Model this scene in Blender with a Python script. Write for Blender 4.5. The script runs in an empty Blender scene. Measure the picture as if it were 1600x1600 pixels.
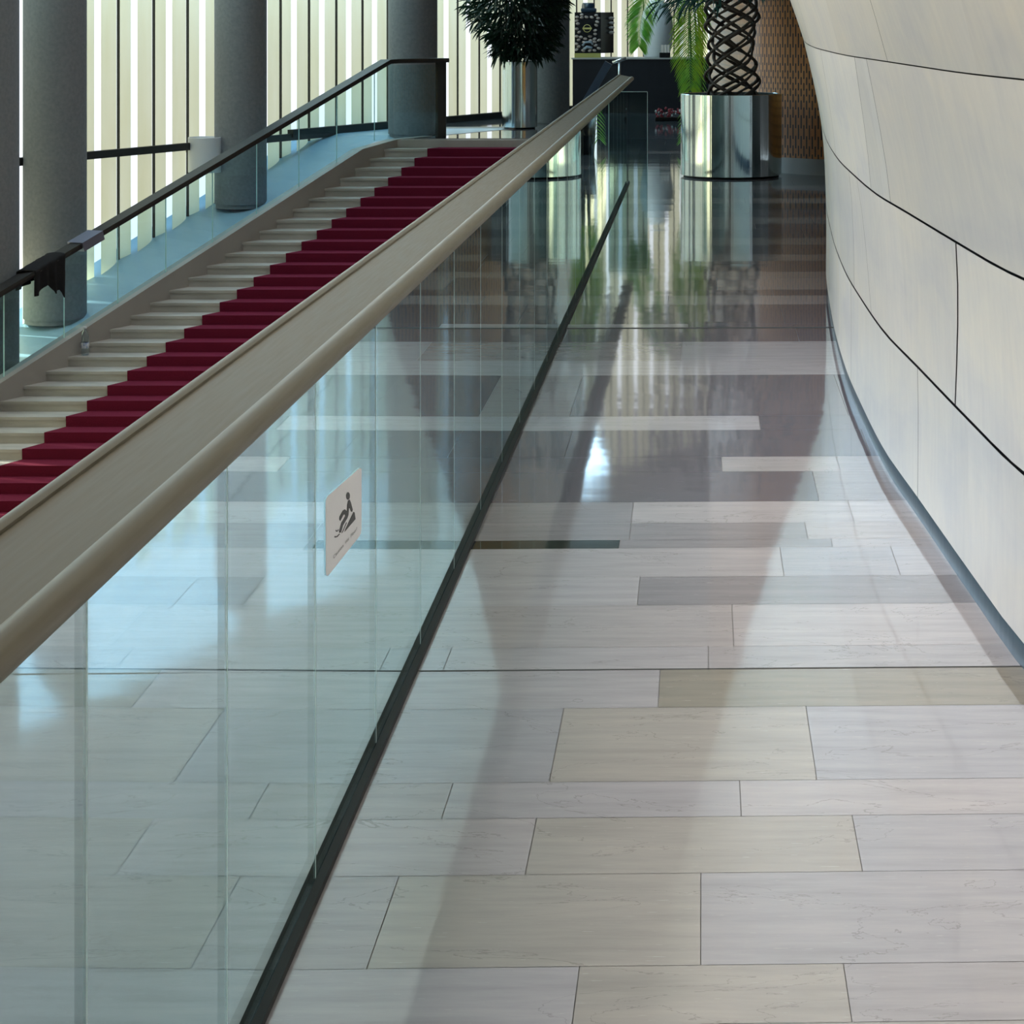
import bpy, bmesh, math, random
from mathutils import Vector, Matrix
R = random.Random(7)
scene = bpy.context.scene
COL = scene.collection
PI = math.pi

# ------------------------------------------------------------------ camera, world, lights, exposure
EYE = 1.65                       # camera height above the foyer floor (m)
F = 3400.0                       # focal length in pixels of the 1600 px frame
PX, PY = 1098.0, 22.0            # where the straight-ahead direction falls in the frame
cam_data = bpy.data.cameras.new('camera')
cam_data.sensor_width = 36.0
cam_data.lens = F / 1600 * 36.0
cam_data.shift_x = -(PX - 800) / 1600
cam_data.shift_y = (PY - 800) / 1600
cam_data.clip_start = 0.05
cam_data.clip_end = 300
cam = bpy.data.objects.new('camera', cam_data)
cam.location = (0, 0, EYE)
cam.rotation_euler = (PI / 2, 0, 0)
COL.objects.link(cam)
scene.camera = cam

world = bpy.data.worlds.new('sky')
scene.world = world
world.use_nodes = True
wn = world.node_tree.nodes
wn['Background'].inputs[0].default_value = (0.88, 0.95, 1.0, 1)
wn['Background'].inputs[1].default_value = 1.35

def light(name, kind, loc, direction, energy, color, size=None, size_y=None, spread=None):
    d = bpy.data.lights.new(name, kind)
    d.energy = energy
    d.color = color
    if kind == 'AREA':
        d.shape = 'RECTANGLE'
        d.size = size
        d.size_y = size_y or size
        if spread: d.spread = spread
    elif kind == 'SUN':
        d.angle = math.radians(size or 1)
    o = bpy.data.objects.new(name, d)
    o.location = loc
    o.rotation_euler = Vector(direction).to_track_quat('-Z', 'Y').to_euler()
    COL.objects.link(o)
    return o

light('sun', 'SUN', (-20, 10, 15), (0.80, -0.34, -0.50), 9.5, (1.0, 0.94, 0.76), 2)
# roof light above the stair edge of the corridor
light('roof_light_near', 'AREA', (-2.9, 3.6, 5.9), (0.42, 0.10, -1), 250, (1.0, 0.97, 0.95), 1.0, 6.0, math.radians(120))
# added fill lamp brightening the corridor and the stone wall
light('corridor_fill_light', 'AREA', (-1.7, 9.0, 6.0), (0.50, -0.05, -1), 225, (1.0, 0.98, 0.97), 2.0, 6.0, math.radians(105))
light('stair_fill_light', 'AREA', (-5.0, 20.0, 6.35), (0, 0, -1), 110, (0.95, 0.97, 1.0), 3.0, 11.0, math.radians(100))  # added fill lamp that brightens the stair treads from above
# area lamp added inside the facade to stand for bluish daylight
gd = Vector((0.917, -0.399, 0)).normalized()
light('facade_daylight_fill', 'AREA', (-6.3, 28.0, 4.6), (gd.x, gd.y, -0.55), 1350, (0.46, 0.76, 1.0), 20.0, 3.4)

vs = scene.view_settings
vs.view_transform = 'Standard'
vs.look = 'None'
vs.exposure = 0.0
vs.gamma = 1.0
vs.use_curve_mapping = False
scene.cycles.use_denoising = True
scene.cycles.max_bounces = 10
scene.cycles.glossy_bounces = 6
scene.cycles.transparent_max_bounces = 24
scene.cycles.sample_clamp_indirect = 6

# ------------------------------------------------------------------ helpers
def floor_pt(px, py, h=0.0):
    """place on a level at height h that a pixel of the photograph shows"""
    y = F * (EYE - h) / (py - PY)
    return (px - PX) * y / F, y

class Mat:
    """small helper around a node material"""
    def __init__(self, name, color=(0.5, 0.5, 0.5), rough=0.5, metal=0.0, spec=0.5, **kw):
        self.m = bpy.data.materials.new(name)
        self.m.use_nodes = True
        self.nt = self.m.node_tree
        self.b = self.nt.nodes['Principled BSDF']
        self.out = self.nt.nodes['Material Output']
        self.b.inputs['Base Color'].default_value = (*color, 1)
        self.b.inputs['Roughness'].default_value = rough
        self.b.inputs['Metallic'].default_value = metal
        self.b.inputs['Specular IOR Level'].default_value = spec
        for k, v in kw.items():
            self.b.inputs[k.replace('_', ' ')].default_value = v
    def n(self, typ, **kw):
        nd = self.nt.nodes.new(typ)
        for k, v in kw.items():
            setattr(nd, k, v)
        return nd
    def l(self, a, b):
        self.nt.links.new(a, b)
    def math(self, op, a, b=None, clamp=False):
        nd = self.n('ShaderNodeMath', operation=op)
        nd.use_clamp = clamp
        for i, v in enumerate((a, b)):
            if v is None: continue
            if isinstance(v, (int, float)): nd.inputs[i].default_value = v
            else: self.l(v, nd.inputs[i])
        return nd.outputs[0]
    def coords(self, which='Object', scale=(1, 1, 1)):
        tc = self.n('ShaderNodeTexCoord')
        mp = self.n('ShaderNodeMapping')
        mp.inputs['Scale'].default_value = scale
        self.l(tc.outputs[which], mp.inputs[0])
        return mp.outputs[0]
    def noise(self, vec, scale=5, detail=3, rough=0.5, dist=0.0):
        nz = self.n('ShaderNodeTexNoise')
        nz.inputs['Scale'].default_value = scale
        nz.inputs['Detail'].default_value = detail
        nz.inputs['Roughness'].default_value = rough
        nz.inputs['Distortion'].default_value = dist
        self.l(vec, nz.inputs['Vector'])
        return nz.outputs['Fac']
    def ramp(self, fac, stops):
        r = self.n('ShaderNodeValToRGB')
        e = r.color_ramp.elements
        e[0].position, e[0].color = stops[0][0], (*stops[0][1], 1)
        e[1].position, e[1].color = stops[-1][0], (*stops[-1][1], 1)
        for p, c in stops[1:-1]:
            x = e.new(p); x.color = (*c, 1)
        self.l(fac, r.inputs[0])
        return r.outputs[0]
    def mix(self, fac, a, b, blend='MIX'):
        nd = self.n('ShaderNodeMix', data_type='RGBA', blend_type=blend)
        if isinstance(fac, (int, float)): nd.inputs[0].default_value = fac
        else: self.l(fac, nd.inputs[0])
        for i, v in ((6, a), (7, b)):
            if isinstance(v, tuple): nd.inputs[i].default_value = (*v, 1)
            else: self.l(v, nd.inputs[i])
        return nd.outputs[2]
    def bump(self, h, strength=0.1, dist=0.01):
        b = self.n('ShaderNodeBump')
        b.inputs['Strength'].default_value = strength
        b.inputs['Distance'].default_value = dist
        self.l(h, b.inputs['Height'])
        self.l(b.outputs[0], self.b.inputs['Normal'])
        return b
    def base(self, c):
        self.l(c, self.b.inputs['Base Color'])

def noisy(name, c1, c2, scale=8, rough=0.6, bump=0.0, mscale=(1, 1, 1), detail=4, **kw):
    m = Mat(name, c1, rough, **kw)
    f = m.noise(m.coords('Object', mscale), scale, detail)
    m.base(m.ramp(f, [(0.3, c1), (0.7, c2)]))
    if bump: m.bump(f, bump, 0.01)
    return m.m

def link(name, me, mats, parent=None, smooth=False):
    o = bpy.data.objects.new(name, me)
    for mt in (mats if isinstance(mats, (list, tuple)) else [mats]):
        me.materials.append(mt)
    if smooth:
        for p in me.polygons: p.use_smooth = True
    COL.objects.link(o)
    if parent is not None: o.parent = parent
    return o

def mesh_from(name, bm, mats, parent=None, smooth=False, weld=False):
    bmesh.ops.recalc_face_normals(bm, faces=bm.faces[:])
    me = bpy.data.meshes.new(name)
    bm.to_mesh(me); bm.free()
    return link(name, me, mats, parent, smooth)

def thing(name, label, cat, loc=(0, 0, 0), group=None, kind=None):
    o = bpy.data.objects.new(name, None)
    o.location = loc
    o.empty_display_size = 0.1
    COL.objects.link(o)
    return tag(o, label, cat, group, kind)

def tag(o, label=None, cat=None, group=None, kind=None):
    if label: o['label'] = label
    if cat: o['category'] = cat
    if group: o['group'] = group
    if kind: o['kind'] = kind
    return o

def box(bm, a, b, mat=0, bevel=0):
    (x0, y0, z0), (x1, y1, z1) = a, b
    v = [bm.verts.new(p) for p in ((x0,y0,z0),(x1,y0,z0),(x1,y1,z0),(x0,y1,z0),(x0,y0,z1),(x1,y0,z1),(x1,y1,z1),(x0,y1,z1))]
    fs = [bm.faces.new([v[i] for i in q]) for q in ((0,3,2,1),(4,5,6,7),(0,1,5,4),(1,2,6,5),(2,3,7,6),(3,0,4,7))]
    for f in fs: f.material_index = mat
    if bevel:
        es = list({e for f in fs for e in f.edges})
        r = bmesh.ops.bevel(bm, geom=es, offset=bevel, segments=2, affect='EDGES', profile=0.5)
        for f in r['faces']: f.material_index = mat
    return v

def prism(bm, pts, z0, z1, mat=0):
    """upright prism on a footprint of (x, y) points; z0 and z1 may be lists"""
    n = len(pts)
    za = z0 if isinstance(z0, (list, tuple)) else [z0] * n
    zb = z1 if isinstance(z1, (list, tuple)) else [z1] * n
    lo = [bm.verts.new((p[0], p[1], za[i])) for i, p in enumerate(pts)]
    hi = [bm.verts.new((p[0], p[1], zb[i])) for i, p in enumerate(pts)]
    fs = [bm.faces.new(lo[::-1]), bm.faces.new(hi)]
    for i in range(n):
        j = (i + 1) % n
        fs.append(bm.faces.new((lo[i], lo[j], hi[j], hi[i])))
    for f in fs: f.material_index = mat
    return fs

def sweep(bm, path, section, up=Vector((0, 0, 1)), mat=0, closed_ends=True, smooth=True):
    """sweep a closed (side, up) section along a polyline, section kept plumb"""
    rings = []
    P = [Vector(p) for p in path]
    for i, p in enumerate(P):
        d = (P[min(i + 1, len(P) - 1)] - P[max(i - 1, 0)]).normalized()
        side = d.cross(up).normalized()
        u = side.cross(d).normalized()
        rings.append([bm.verts.new(p + side * s[0] + u * s[1]) for s in section])
    n = len(section)
    for a, b in zip(rings, rings[1:]):
        for i in range(n):
            f = bm.faces.new((a[i], a[(i + 1) % n], b[(i + 1) % n], b[i]))
            f.material_index = mat; f.smooth = smooth
    if closed_ends:
        for r in (rings[0][::-1], rings[-1]):
            f = bm.faces.new(r); f.material_index = mat

def tube(bm, path, rad, seg=8, mat=0, cap=True):
    """round tube with a parallel-transported frame; rad number or list"""
    P = [Vector(p) for p in path]
    t0 = (P[1] - P[0]).normalized()
    ref = Vector((0, 0, 1)) if abs(t0.z) < 0.9 else Vector((1, 0, 0))
    u = t0.cross(ref).normalized()
    rings = []
    for i, p in enumerate(P):
        t = (P[min(i + 1, len(P) - 1)] - P[max(i - 1, 0)]).normalized()
        u = (u - t * u.dot(t)).normalized()
        v = t.cross(u)
        r = rad[i] if isinstance(rad, (list, tuple)) else rad
        rings.append([bm.verts.new(p + (u * math.cos(2*PI*k/seg) + v * math.sin(2*PI*k/seg)) * r) for k in range(seg)])
    for a, b in zip(rings, rings[1:]):
        for i in range(seg):
            f = bm.faces.new((a[i], a[(i + 1) % seg], b[(i + 1) % seg], b[i]))
            f.material_index = mat; f.smooth = True
    if cap:
        for r in (rings[0][::-1], rings[-1]):
            f = bm.faces.new(r); f.material_index = mat

def lathe(bm, prof, seg=48, c=(0, 0, 0), mat=0):
    """turn a (radius, z) profile about the vertical"""
    rings = []
    for r, z in prof:
        if r < 1e-5: rings.append([bm.verts.new((c[0], c[1], c[2] + z))])
        else: rings.append([bm.verts.new((c[0] + r*math.cos(2*PI*k/seg), c[1] + r*math.sin(2*PI*k/seg), c[2] + z)) for k in range(seg)])
    for a, b in zip(rings, rings[1:]):
        for i in range(seg):
            j = (i + 1) % seg
            if len(a) == 1 and len(b) == 1: continue
            if len(a) == 1: f = bm.faces.new((a[0], b[j], b[i]))
            elif len(b) == 1: f = bm.faces.new((a[i], a[j], b[0]))
            else: f = bm.faces.new((a[i], a[j], b[j], b[i]))
            f.smooth = True; f.material_index = mat

def interp(tab, x):
    if x <= tab[0][0]:
        a, b = tab[0], tab[1]
    elif x >= tab[-1][0]:
        a, b = tab[-2], tab[-1]
    else:
        for a, b in zip(tab, tab[1:]):
            if a[0] <= x <= b[0]: break
    return a[1] + (b[1] - a[1]) * (x - a[0]) / (b[0] - a[0])

def smooth_interp(tab, x):
    # Catmull-Rom through the table
    n = len(tab)
    if x <= tab[0][0] or x >= tab[-1][0]: return interp(tab, x)
    for i in range(n - 1):
        if tab[i][0] <= x <= tab[i+1][0]: break
    x0, y0 = tab[i]; x1, y1 = tab[i+1]
    m0 = (y1 - tab[i-1][1]) / (x1 - tab[i-1][0]) if i > 0 else (y1 - y0) / (x1 - x0)
    m1 = (tab[i+2][1] - y0) / (tab[i+2][0] - x0) if i + 2 < n else (y1 - y0) / (x1 - x0)
    h = x1 - x0; t = (x - x0) / h
    return ((2*t**3 - 3*t*t + 1) * y0 + (t**3 - 2*t*t + t) * h * m0 + (-2*t**3 + 3*t*t) * y1 + (t**3 - t*t) * h * m1)

# ------------------------------------------------------------------ materials
def stone_floor_mat():
    m = Mat('polished_limestone', rough=0.055, spec=0.95)
    att = m.n('ShaderNodeAttribute', attribute_name='tone')
    v = m.coords('Object', (1.0, 7.0, 1))
    f = m.noise(v, 3.0, 8, 0.62)
    c = m.ramp(f, [(0.25, (0.80, 0.80, 0.80)), (0.5, (0.95, 0.95, 0.95)), (0.75, (1.08, 1.06, 1.04))])
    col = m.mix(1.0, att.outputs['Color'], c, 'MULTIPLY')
    # thin meandering veins
    f2 = m.noise(m.coords('Object', (0.9, 2.3, 1)), 1.6, 9, 0.55, 0.8)
    d = m.math('ABSOLUTE', m.math('SUBTRACT', f2, 0.5))
    vein = m.math('LESS_THAN', d, 0.0022)
    col = m.mix(m.math('MULTIPLY', vein, 0.35), col, (0.16, 0.15, 0.14))
    # pale flecks running along the planks
    f3 = m.noise(m.coords('Object', (6, 60, 1)), 3.0, 3, 0.5)
    fl = m.math('MULTIPLY', m.math('GREATER_THAN', f3, 0.70), 0.25)
    col = m.mix(fl, col, (0.8, 0.79, 0.76))
    m.base(col)
    w = m.noise(m.coords('Object', (1, 1.6, 1)), 1.6, 2, 0.4)
    m.bump(w, 0.10, 0.012)
    return m.m
MAT = {}
MAT['floor'] = stone_floor_mat()
MAT['joint'] = Mat('dark_joint', (0.05, 0.05, 0.048), 0.7).m
MAT['slab_edge'] = noisy('slab_edge_stone', (0.25, 0.24, 0.23), (0.3, 0.29, 0.28), 3, 0.6)

def wall_stone():
    m = Mat('honed_wall_stone', rough=0.33, spec=0.4)
    att = m.n('ShaderNodeAttribute', attribute_name='tone')
    f = m.noise(m.coords('UV', (0.5, 1.3, 1)), 2.4, 5, 0.55, 0.6)
    c = m.ramp(f, [(0.3, (0.66, 0.65, 0.66)), (0.5, (0.74, 0.72, 0.69)), (0.72, (0.80, 0.76, 0.69))])
    f2 = m.noise(m.coords('UV', (5, 1.2, 1)), 3.2, 4, 0.6)
    c2 = m.ramp(f2, [(0.3, (0.93, 0.93, 0.94)), (0.7, (1.03, 1.02, 1.0))])
    m.base(m.mix(1.0, m.mix(1.0, att.outputs['Color'], c, 'MULTIPLY'), c2, 'MULTIPLY'))
    return m.m
MAT['wall_stone'] = wall_stone()
MAT['dark_gap'] = Mat('dark_gap', (0.012, 0.012, 0.02), 0.6).m
MAT['skirting'] = noisy('blue_grey_skirting', (0.045, 0.07, 0.115), (0.08, 0.11, 0.15), 7, 0.30, mscale=(1, 5, 1))

def glass_mat(name, tint, ior=1.5, boost=1.75, rough=0.0):
    m = Mat(name)
    m.nt.nodes.remove(m.b)
    tr = m.n('ShaderNodeBsdfTransparent'); tr.inputs[0].default_value = (*tint, 1)
    gl = m.n('ShaderNodeBsdfGlossy'); gl.inputs['Roughness'].default_value = rough
    gl.inputs[0].default_value = (0.86, 1.0, 1.0, 1)
    fr = m.n('ShaderNodeFresnel'); fr.inputs[0].default_value = ior
    geo = m.n('ShaderNodeNewGeometry')
    front = m.math('SUBTRACT', 1.0, geo.outputs['Backfacing'])
    fac = m.math('MULTIPLY', m.math('MULTIPLY', fr.outputs[0], boost, clamp=True), front)
    mx = m.n('ShaderNodeMixShader')
    m.l(fac, mx.inputs[0]); m.l(tr.outputs[0], mx.inputs[1]); m.l(gl.outputs[0], mx.inputs[2])
    m.l(mx.outputs[0], m.out.inputs[0])
    return m.m
MAT['glass'] = glass_mat('teal_balustrade_glass', (0.56, 0.66, 0.68))
MAT['glass_blue'] = glass_mat('stair_balustrade_glass', (0.84, 0.95, 0.97), boost=1.0)
MAT['glass_clear'] = glass_mat('clear_glass', (0.93, 0.97, 0.98), boost=1.2)

def steel(name, c=(0.62, 0.58, 0.5), rough=0.3, streak=0.0, scale=(1, 1, 40)):
    m = Mat(name, c, rough, 1.0)
    f = m.noise(m.coords('Object', scale), 6, 3)
    rr = m.math('ADD', m.math('MULTIPLY', f, 0.15), rough - 0.07)
    m.l(rr, m.b.inputs['Roughness'])
    if streak: m.bump(f, streak, 0.01)
    return m.m
MAT['rail_steel'] = steel('satin_champagne_steel', (0.185, 0.163, 0.115), 0.48, 0, (30, 1, 30))
MAT['planter_steel'] = steel('polished_planter_steel', (0.82, 0.94, 0.98), 0.08, 0.13, (9, 9, 0.02))
MAT['dark_rail'] = noisy('black_bronze_rail', (0.012, 0.011, 0.01), (0.022, 0.02, 0.018), 5, 0.5, mscale=(1, 1, 1))
MAT['clamp'] = steel('grey_clamp_metal', (0.30, 0.31, 0.40), 0.45)
MAT['channel'] = Mat('dark_base_channel', (0.010, 0.009, 0.007), 0.55, spec=0.2).m
MAT['concrete'] = noisy('smooth_grey_concrete', (0.19, 0.205, 0.225), (0.24, 0.255, 0.275), 26, 0.75, 0.15, detail=6)
MAT['stair_stone'] = noisy('stair_limestone', (0.38, 0.365, 0.33), (0.52, 0.50, 0.46), 2.2, 0.5, 0.0, (1, 3, 3), 7)
MAT['curb_stone'] = noisy('curb_limestone', (0.34, 0.31, 0.29), (0.40, 0.375, 0.35), 1.4, 0.5)
MAT['ramp'] = noisy('ramp_stone_blue_lit', (0.30, 0.48, 0.62), (0.36, 0.54, 0.68), 2.0, 0.35)  # blue of the sky light is put into this stone's colour
MAT['landing_edge'] = noisy('landing_edge_stone', (0.40, 0.38, 0.35), (0.46, 0.44, 0.41), 2, 0.4)
def carpet_mat():
    m = Mat('crimson_carpet', (0.2, 0.01, 0.04), 0.95, 0, 0.1)
    f = m.noise(m.coords('Object'), 220, 3)
    m.base(m.ramp(f, [(0.3, (0.115, 0.008, 0.027)), (0.7, (0.175, 0.014, 0.042))]))
    m.bump(f, 0.5, 0.004)
    m.b.inputs['Sheen Weight'].default_value = 0.03
    m.b.inputs['Sheen Tint'].default_value = (1, 0.4, 0.5, 1)
    return m.m
MAT['carpet'] = carpet_mat()
def column_sheet_mat():  # translucency imitates the sunlit look of the outer white columns
    m = Mat('backlit_column_sheet', (0.8, 0.76, 0.6), 0.6)
    f = m.noise(m.coords('Object', (1, 1, 0.25)), 3, 4)
    c = m.ramp(f, [(0.3, (0.87, 0.82, 0.55)), (0.7, (0.93, 0.89, 0.66))])
    m.base(c)
    t = m.n('ShaderNodeBsdfTranslucent'); m.l(c, t.inputs[0])
    mx = m.n('ShaderNodeMixShader'); mx.inputs[0].default_value = 0.72
    m.l(m.b.outputs[0], mx.inputs[1]); m.l(t.outputs[0], mx.inputs[2])
    m.l(mx.outputs[0], m.out.inputs[0])
    return m.m
MAT['sheet'] = column_sheet_mat()
MAT['mullion'] = noisy('dark_mullion', (0.02, 0.02, 0.018), (0.03, 0.03, 0.027), 4, 0.5)
MAT['ceiling'] = noisy('dim_ceiling_plaster', (0.20, 0.19, 0.19), (0.24, 0.23, 0.23), 1.2, 0.9)
MAT['far_wall'] = noisy('far_dark_wall', (0.07, 0.065, 0.06), (0.09, 0.085, 0.08), 1.5, 0.8)
MAT['back_wall'] = noisy('foyer_end_plaster', (0.30, 0.29, 0.28), (0.36, 0.35, 0.34), 1.0, 0.8)
MAT['counter'] = noisy('navy_counter_cloth', (0.004, 0.005, 0.011), (0.007, 0.009, 0.016), 6, 0.8)
MAT['counter_top'] = noisy('pale_counter_edge', (0.35, 0.36, 0.36), (0.42, 0.42, 0.42), 6, 0.5)
MAT['white'] = noisy('white_lacquer', (0.72, 0.76, 0.80), (0.78, 0.81, 0.84), 3, 0.45)
MAT['black'] = Mat('black_gloss', (0.008, 0.009, 0.012), 0.25).m
MAT['black_cloth'] = noisy('black_cloth', (0.004, 0.004, 0.005), (0.008, 0.008, 0.009), 30, 0.95)
MAT['soil'] = noisy('dark_soil', (0.02, 0.014, 0.01), (0.05, 0.036, 0.026), 40, 1.0, 0.5)
MAT['trunk'] = noisy('grey_brown_bark', (0.028, 0.022, 0.018), (0.065, 0.052, 0.044), 24, 0.8, 0.5, (1, 1, 3))
def leaf_mat(name, a, b, trans=0.3):
    m = Mat(name, a, 0.42, 0, 0.3)
    f = m.noise(m.coords('Object'), 7, 3)
    c = m.ramp(f, [(0.35, a), (0.65, b)])
    m.base(c)
    t = m.n('ShaderNodeBsdfTranslucent'); m.l(c, t.inputs[0])
    mx = m.n('ShaderNodeMixShader'); mx.inputs[0].default_value = trans
    m.l(m.b.outputs[0], mx.inputs[1]); m.l(t.outputs[0], mx.inputs[2])
    m.l(mx.outputs[0], m.out.inputs[0])
    return m.m
MAT['glass_edge_glint'] = leaf_mat('glass_edge_glint', (0.82, 0.97, 0.95), (0.86, 0.98, 0.97), 0.5)  # near-white translucent colour paints in the bright glint along glass edges
MAT['leaf_dark'] = leaf_mat('dark_bush_leaf', (0.010, 0.028, 0.022), (0.018, 0.045, 0.022), 0.2)
MAT['leaf_blue'] = leaf_mat('blue_green_leaf', (0.018, 0.060, 0.060), (0.030, 0.095, 0.070), 0.2)
MAT['frond'] = leaf_mat('bright_palm_frond', (0.12, 0.38, 0.06), (0.28, 0.56, 0.10), 0.5)
MAT['frond_yellow'] = leaf_mat('yellow_green_frond', (0.30, 0.46, 0.03), (0.16, 0.40, 0.05), 0.5)
def wood_mat():
    m = Mat('slotted_wood', (0.35, 0.18, 0.07), 0.5)
    uv = m.n('ShaderNodeTexCoord').outputs['UV']
    sp = m.n('ShaderNodeSeparateXYZ'); m.l(uv, sp.inputs[0])
    u, v = sp.outputs[0], sp.outputs[1]
    cu = m.math('DIVIDE', u, 0.036)
    col = m.math('FLOOR', cu); fu = m.math('FRACT', cu)
    row_shift = m.math('MULTIPLY', m.math('MODULO', col, 2.0), 0.5)
    # slot length changes in bands up the wall
    vv = m.math('ADD', m.math('DIVIDE', v, 0.155), m.math('MULTIPLY', m.math('SINE', m.math('MULTIPLY', v, 7.0)), 0.30))
    fv = m.math('FRACT', m.math('ADD', vv, row_shift))
    s1 = m.math('LESS_THAN', m.math('ABSOLUTE', m.math('SUBTRACT', fu, 0.5)), 0.22)
    s2 = m.math('LESS_THAN', fv, 0.66)
    slot = m.math('MULTIPLY', s1, s2)
    g = m.noise(m.coords('UV', (8, 0.7, 1)), 5, 5)
    wood = m.ramp(g, [(0.3, (0.46, 0.170, 0.038)), (0.7, (0.58, 0.235, 0.060))])
    m.base(m.mix(slot, wood, (0.012, 0.006, 0.004)))
    return m.m
MAT['wood'] = wood_mat()
MAT['plinth'] = noisy('pale_plinth', (0.42, 0.44, 0.44), (0.5, 0.5, 0.5), 3, 0.4)

# ------------------------------------------------------------------ main floor of stone planks
FLOOR_LEFT = -2.20            # free edge above the stair well
FLOOR_FRONT = 28.25 + 0.294   # where the landing starts
FAC = lambda y: -7.24 + 0.435 * (y - 25.5)      # facade line
XE = lambda y: 0.484 * y - 17.81                # left end of the steps
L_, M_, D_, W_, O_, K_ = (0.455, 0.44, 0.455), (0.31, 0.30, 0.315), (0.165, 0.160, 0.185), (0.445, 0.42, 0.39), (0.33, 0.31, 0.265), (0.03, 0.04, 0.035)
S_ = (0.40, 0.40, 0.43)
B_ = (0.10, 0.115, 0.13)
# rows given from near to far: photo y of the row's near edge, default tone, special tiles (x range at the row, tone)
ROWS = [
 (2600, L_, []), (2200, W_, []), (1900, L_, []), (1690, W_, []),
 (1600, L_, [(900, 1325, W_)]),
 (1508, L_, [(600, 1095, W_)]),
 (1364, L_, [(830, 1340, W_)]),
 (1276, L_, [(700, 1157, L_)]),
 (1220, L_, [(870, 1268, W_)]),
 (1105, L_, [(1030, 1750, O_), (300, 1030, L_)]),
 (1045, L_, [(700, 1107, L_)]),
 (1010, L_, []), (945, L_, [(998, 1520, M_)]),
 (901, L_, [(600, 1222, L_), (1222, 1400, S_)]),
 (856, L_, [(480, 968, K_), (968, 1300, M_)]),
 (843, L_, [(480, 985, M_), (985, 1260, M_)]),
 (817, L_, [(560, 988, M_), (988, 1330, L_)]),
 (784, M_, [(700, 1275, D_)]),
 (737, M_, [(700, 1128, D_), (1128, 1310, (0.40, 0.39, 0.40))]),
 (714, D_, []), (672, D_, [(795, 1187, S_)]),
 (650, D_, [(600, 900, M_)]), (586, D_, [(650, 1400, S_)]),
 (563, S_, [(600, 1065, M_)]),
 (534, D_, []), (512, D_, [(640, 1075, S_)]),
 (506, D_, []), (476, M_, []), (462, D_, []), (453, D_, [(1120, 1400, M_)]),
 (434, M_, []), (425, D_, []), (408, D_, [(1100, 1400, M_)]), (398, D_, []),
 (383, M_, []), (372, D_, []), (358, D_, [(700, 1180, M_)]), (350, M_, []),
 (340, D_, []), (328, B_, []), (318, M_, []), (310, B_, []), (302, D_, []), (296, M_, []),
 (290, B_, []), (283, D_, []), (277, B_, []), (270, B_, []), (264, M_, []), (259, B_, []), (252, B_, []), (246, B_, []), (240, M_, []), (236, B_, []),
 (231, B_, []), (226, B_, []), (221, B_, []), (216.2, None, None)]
def build_floor():
    bm = bmesh.new()
    lay = bm.loops.layers.float_color.new('tone')
    SKEW = 0.026
    def quad(x0, x1, ya, yb, tone, g, mi=0, z=0.0):
        ps = ((x0 + g, ya + g), (x1 - g, ya + g), (x1 - g, yb - g), (x0 + g, yb - g))
        vs_ = [bm.verts.new((x, y + SKEW * x, z)) for x, y in ps]
        f = bm.faces.new(vs_); f.material_index = mi
        for lp in f.loops: lp[lay] = (*tone, 1)
    XR = 3.4
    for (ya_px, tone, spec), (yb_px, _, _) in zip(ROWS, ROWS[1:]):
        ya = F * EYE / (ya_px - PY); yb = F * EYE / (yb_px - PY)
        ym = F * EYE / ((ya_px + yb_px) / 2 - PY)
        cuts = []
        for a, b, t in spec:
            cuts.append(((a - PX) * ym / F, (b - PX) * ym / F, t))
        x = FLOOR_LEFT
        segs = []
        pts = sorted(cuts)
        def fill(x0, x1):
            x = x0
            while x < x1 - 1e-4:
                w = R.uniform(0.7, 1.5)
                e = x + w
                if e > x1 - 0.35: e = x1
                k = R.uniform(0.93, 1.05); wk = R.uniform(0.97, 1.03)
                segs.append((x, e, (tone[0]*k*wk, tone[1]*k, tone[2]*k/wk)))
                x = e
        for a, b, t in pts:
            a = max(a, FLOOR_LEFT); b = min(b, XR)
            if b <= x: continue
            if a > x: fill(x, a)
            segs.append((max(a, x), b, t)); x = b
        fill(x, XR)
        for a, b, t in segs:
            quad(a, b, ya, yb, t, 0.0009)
    # open movement joint
    yj = F * EYE / (1045.5 - PY)
    quad(FLOOR_LEFT, XR, yj - 0.004, yj + 0.006, (0.03,)*3, 0, 1, 0.0006)
    yj = F * EYE / (512.5 - PY)
    quad(FLOOR_LEFT, XR, yj - 0.02, yj + 0.02, (0.03,)*3, 0, 1, 0.0006)
    # near part behind the camera
    for k in range(8):
        quad(FLOOR_LEFT, XR, -6 + k, -5 + k, L_, 0.001)
    # landing beyond the stairs
    yl = F * EYE / (216.2 - PY)
    y = yl
    ends = FAC
    rows = []
    while y < 45:
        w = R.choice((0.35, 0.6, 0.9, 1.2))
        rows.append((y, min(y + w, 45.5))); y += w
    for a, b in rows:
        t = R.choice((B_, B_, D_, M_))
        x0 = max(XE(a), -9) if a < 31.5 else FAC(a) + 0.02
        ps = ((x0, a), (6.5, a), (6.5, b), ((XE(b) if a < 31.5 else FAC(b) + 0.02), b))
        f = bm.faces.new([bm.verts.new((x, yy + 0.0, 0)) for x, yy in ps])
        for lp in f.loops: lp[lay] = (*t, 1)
    # slab under the planks
    box(bm, (FLOOR_LEFT, -6, -0.40), (XR, yl - 0.05, -0.003), 2)
    prism(bm, [(XE(yl), yl), (6.5, yl), (6.5, 45.5), (FAC(45.5), 45.5), (FAC(31.5), 31.5), (XE(31.5), 31.5)], -0.25, -0.003, 2)
    me = bpy.data.meshes.new('floor')
    bm.to_mesh(me); bm.free()
    o = link('floor', me, [MAT['floor'], MAT['joint'], MAT['slab_edge']])
    tag(o, kind='structure', label='polished pale and grey limestone plank floor of the foyer corridor', cat='floor')
build_floor()

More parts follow.
